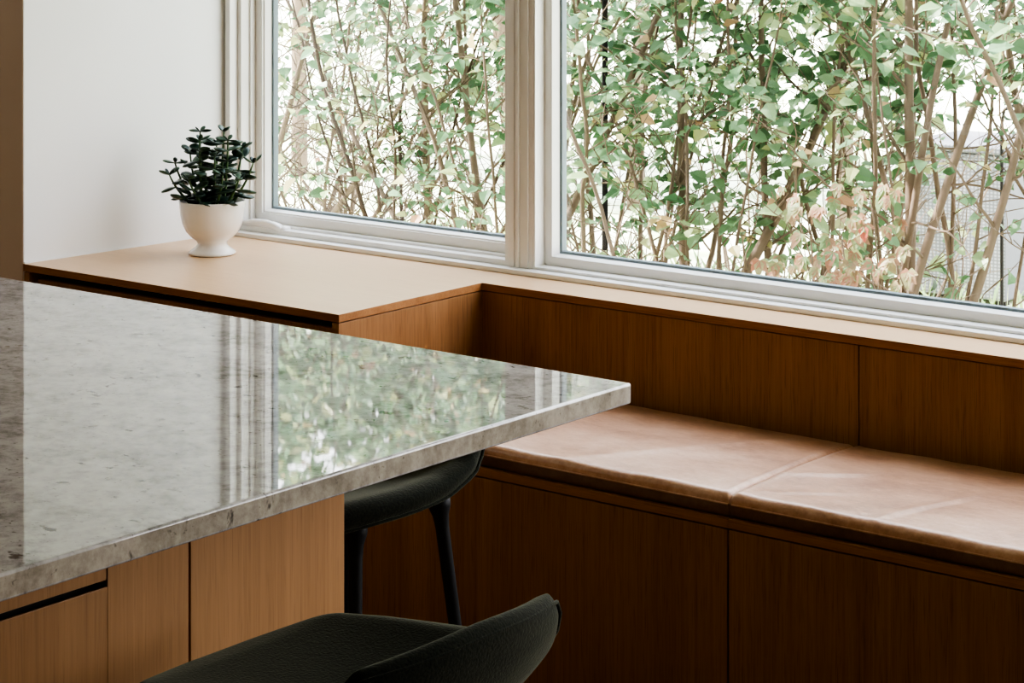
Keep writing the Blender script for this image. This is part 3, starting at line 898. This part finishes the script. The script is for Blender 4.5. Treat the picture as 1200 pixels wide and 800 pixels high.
# grey woven garden box behind the forked trunks
a, b = at(1062, 300, 8.6), at(1178, 300, 8.6)
t = empty('garden_box', ((a.x+b.x)/2, 8.85, GZ)); tag(t, 'grey woven-sided garden box on the lawn behind the forked trunks', 'garden box')
bm = bmesh.new(); box(bm, a.x, b.x, 8.6, 9.1, GZ+.02, .50)
link_mesh('body', bm, WOVEN, t, bevel=.008)
mk_box('lid', (a.x-.015, b.x+.015, 8.585, 9.115, .502, .53), WOVEN, t, bevel=.006)
for x in (a.x+.03, b.x-.03):
    for y in (8.64, 9.06): mk_box('foot', (x-.02, x+.02, y-.02, y+.02, GZ-.01, GZ+.02), METAL, t)
p = at(1174, 300, 7.6)
bm = bmesh.new(); tube(bm, [(p.x, p.y, GZ), (p.x, p.y, .75)], .007, 8)
bm2 = tube(bm, [(p.x, p.y, .75), (p.x+.01, p.y, .80), (p.x+.05, p.y, .82)], .006, 8)
tag(link_mesh('garden_stake', bm, METAL, loc=(p.x, p.y, GZ)), 'slim black stake at the right edge of the grey garden box', 'stake')

# grass tufts by the sill
bg = bmesh.new()
for _ in range(5200):
    x = rs.uniform(-7.5, -1.6); y = rs.uniform(5.6, 8.5)
    h = rs.uniform(.05, .16); a_ = rs.uniform(0, 2*PI); lx, ly = math.cos(a_)*.004, math.sin(a_)*.004
    tx, ty = rs.gauss(0, .04), rs.gauss(0, .04)
    v = [bg.verts.new((x-lx, y-ly, GZ-.01)), bg.verts.new((x+lx, y+ly, GZ-.01)), bg.verts.new((x+lx*.7+tx*.4, y+ly*.7+ty*.4, GZ+h*.6)), bg.verts.new((x+tx, y+ty, GZ+h))]
    bg.faces.new(v)
tag(link_mesh('grass', bg, LEAF_PALE), 'short grass growing around the foot of the hedge', 'grass', kind='stuff')

# ------------------------------------------------------------------ light
w = bpy.data.worlds.new('sky'); scene.world = w; w.use_nodes = True
nt = w.node_tree; nt.nodes.clear()
out = nt.nodes.new('ShaderNodeOutputWorld'); bg = nt.nodes.new('ShaderNodeBackground'); nt.links.new(bg.outputs[0], out.inputs[0])
tc = nt.nodes.new('ShaderNodeTexCoord'); sep = nt.nodes.new('ShaderNodeSeparateXYZ'); nt.links.new(tc.outputs['Generated'], sep.inputs[0])
rp = ramp(nt, [(.0, (1.0, .985, .97)), (.25, (.94, .955, 1.0)), (1.0, (.70, .80, 1.0))]); nt.links.new(sep.outputs['Z'], rp.inputs[0])
nt.links.new(rp.outputs[0], bg.inputs[0]); bg.inputs[1].default_value = 3.2
sd = bpy.data.lights.new('sun', 'SUN'); sd.energy = 9.0; sd.angle = R(3); sd.color = (1, .96, .88)
so = bpy.data.objects.new('sun', sd); col.objects.link(so); so.location = (-8, 0, 10)
so.rotation_euler = Vector((.70, .28, -.66)).to_track_quat('-Z', 'Y').to_euler()

ld = bpy.data.lights.new('wall_fill', 'AREA'); ld.shape = 'SQUARE'; ld.size = .6; ld.energy = 5.5; ld.color = (1, .95, .88)  # fill light added to lift the wall strip at far left, no fixture there
lo = bpy.data.objects.new('wall_fill', ld); col.objects.link(lo); lo.location = (-5.6, 1.0, 2.4)
lo.rotation_euler = Vector((.05, .9, -.42)).to_track_quat('-Z', 'Y').to_euler()
try:
    scene.view_settings.view_transform = 'AgX'
    scene.view_settings.look = 'AgX - High Contrast'
except Exception: pass
scene.view_settings.exposure = 1.42
scene.cycles.max_bounces = 10
scene.cycles.transparent_max_bounces = 16
scene.cycles.diffuse_bounces = 5
scene.cycles.glossy_bounces = 4
scene.cycles.sample_clamp_indirect = 6
scene.cycles.use_denoising = True
scene.cycles.caustics_reflective = False
scene.cycles.caustics_refractive = False
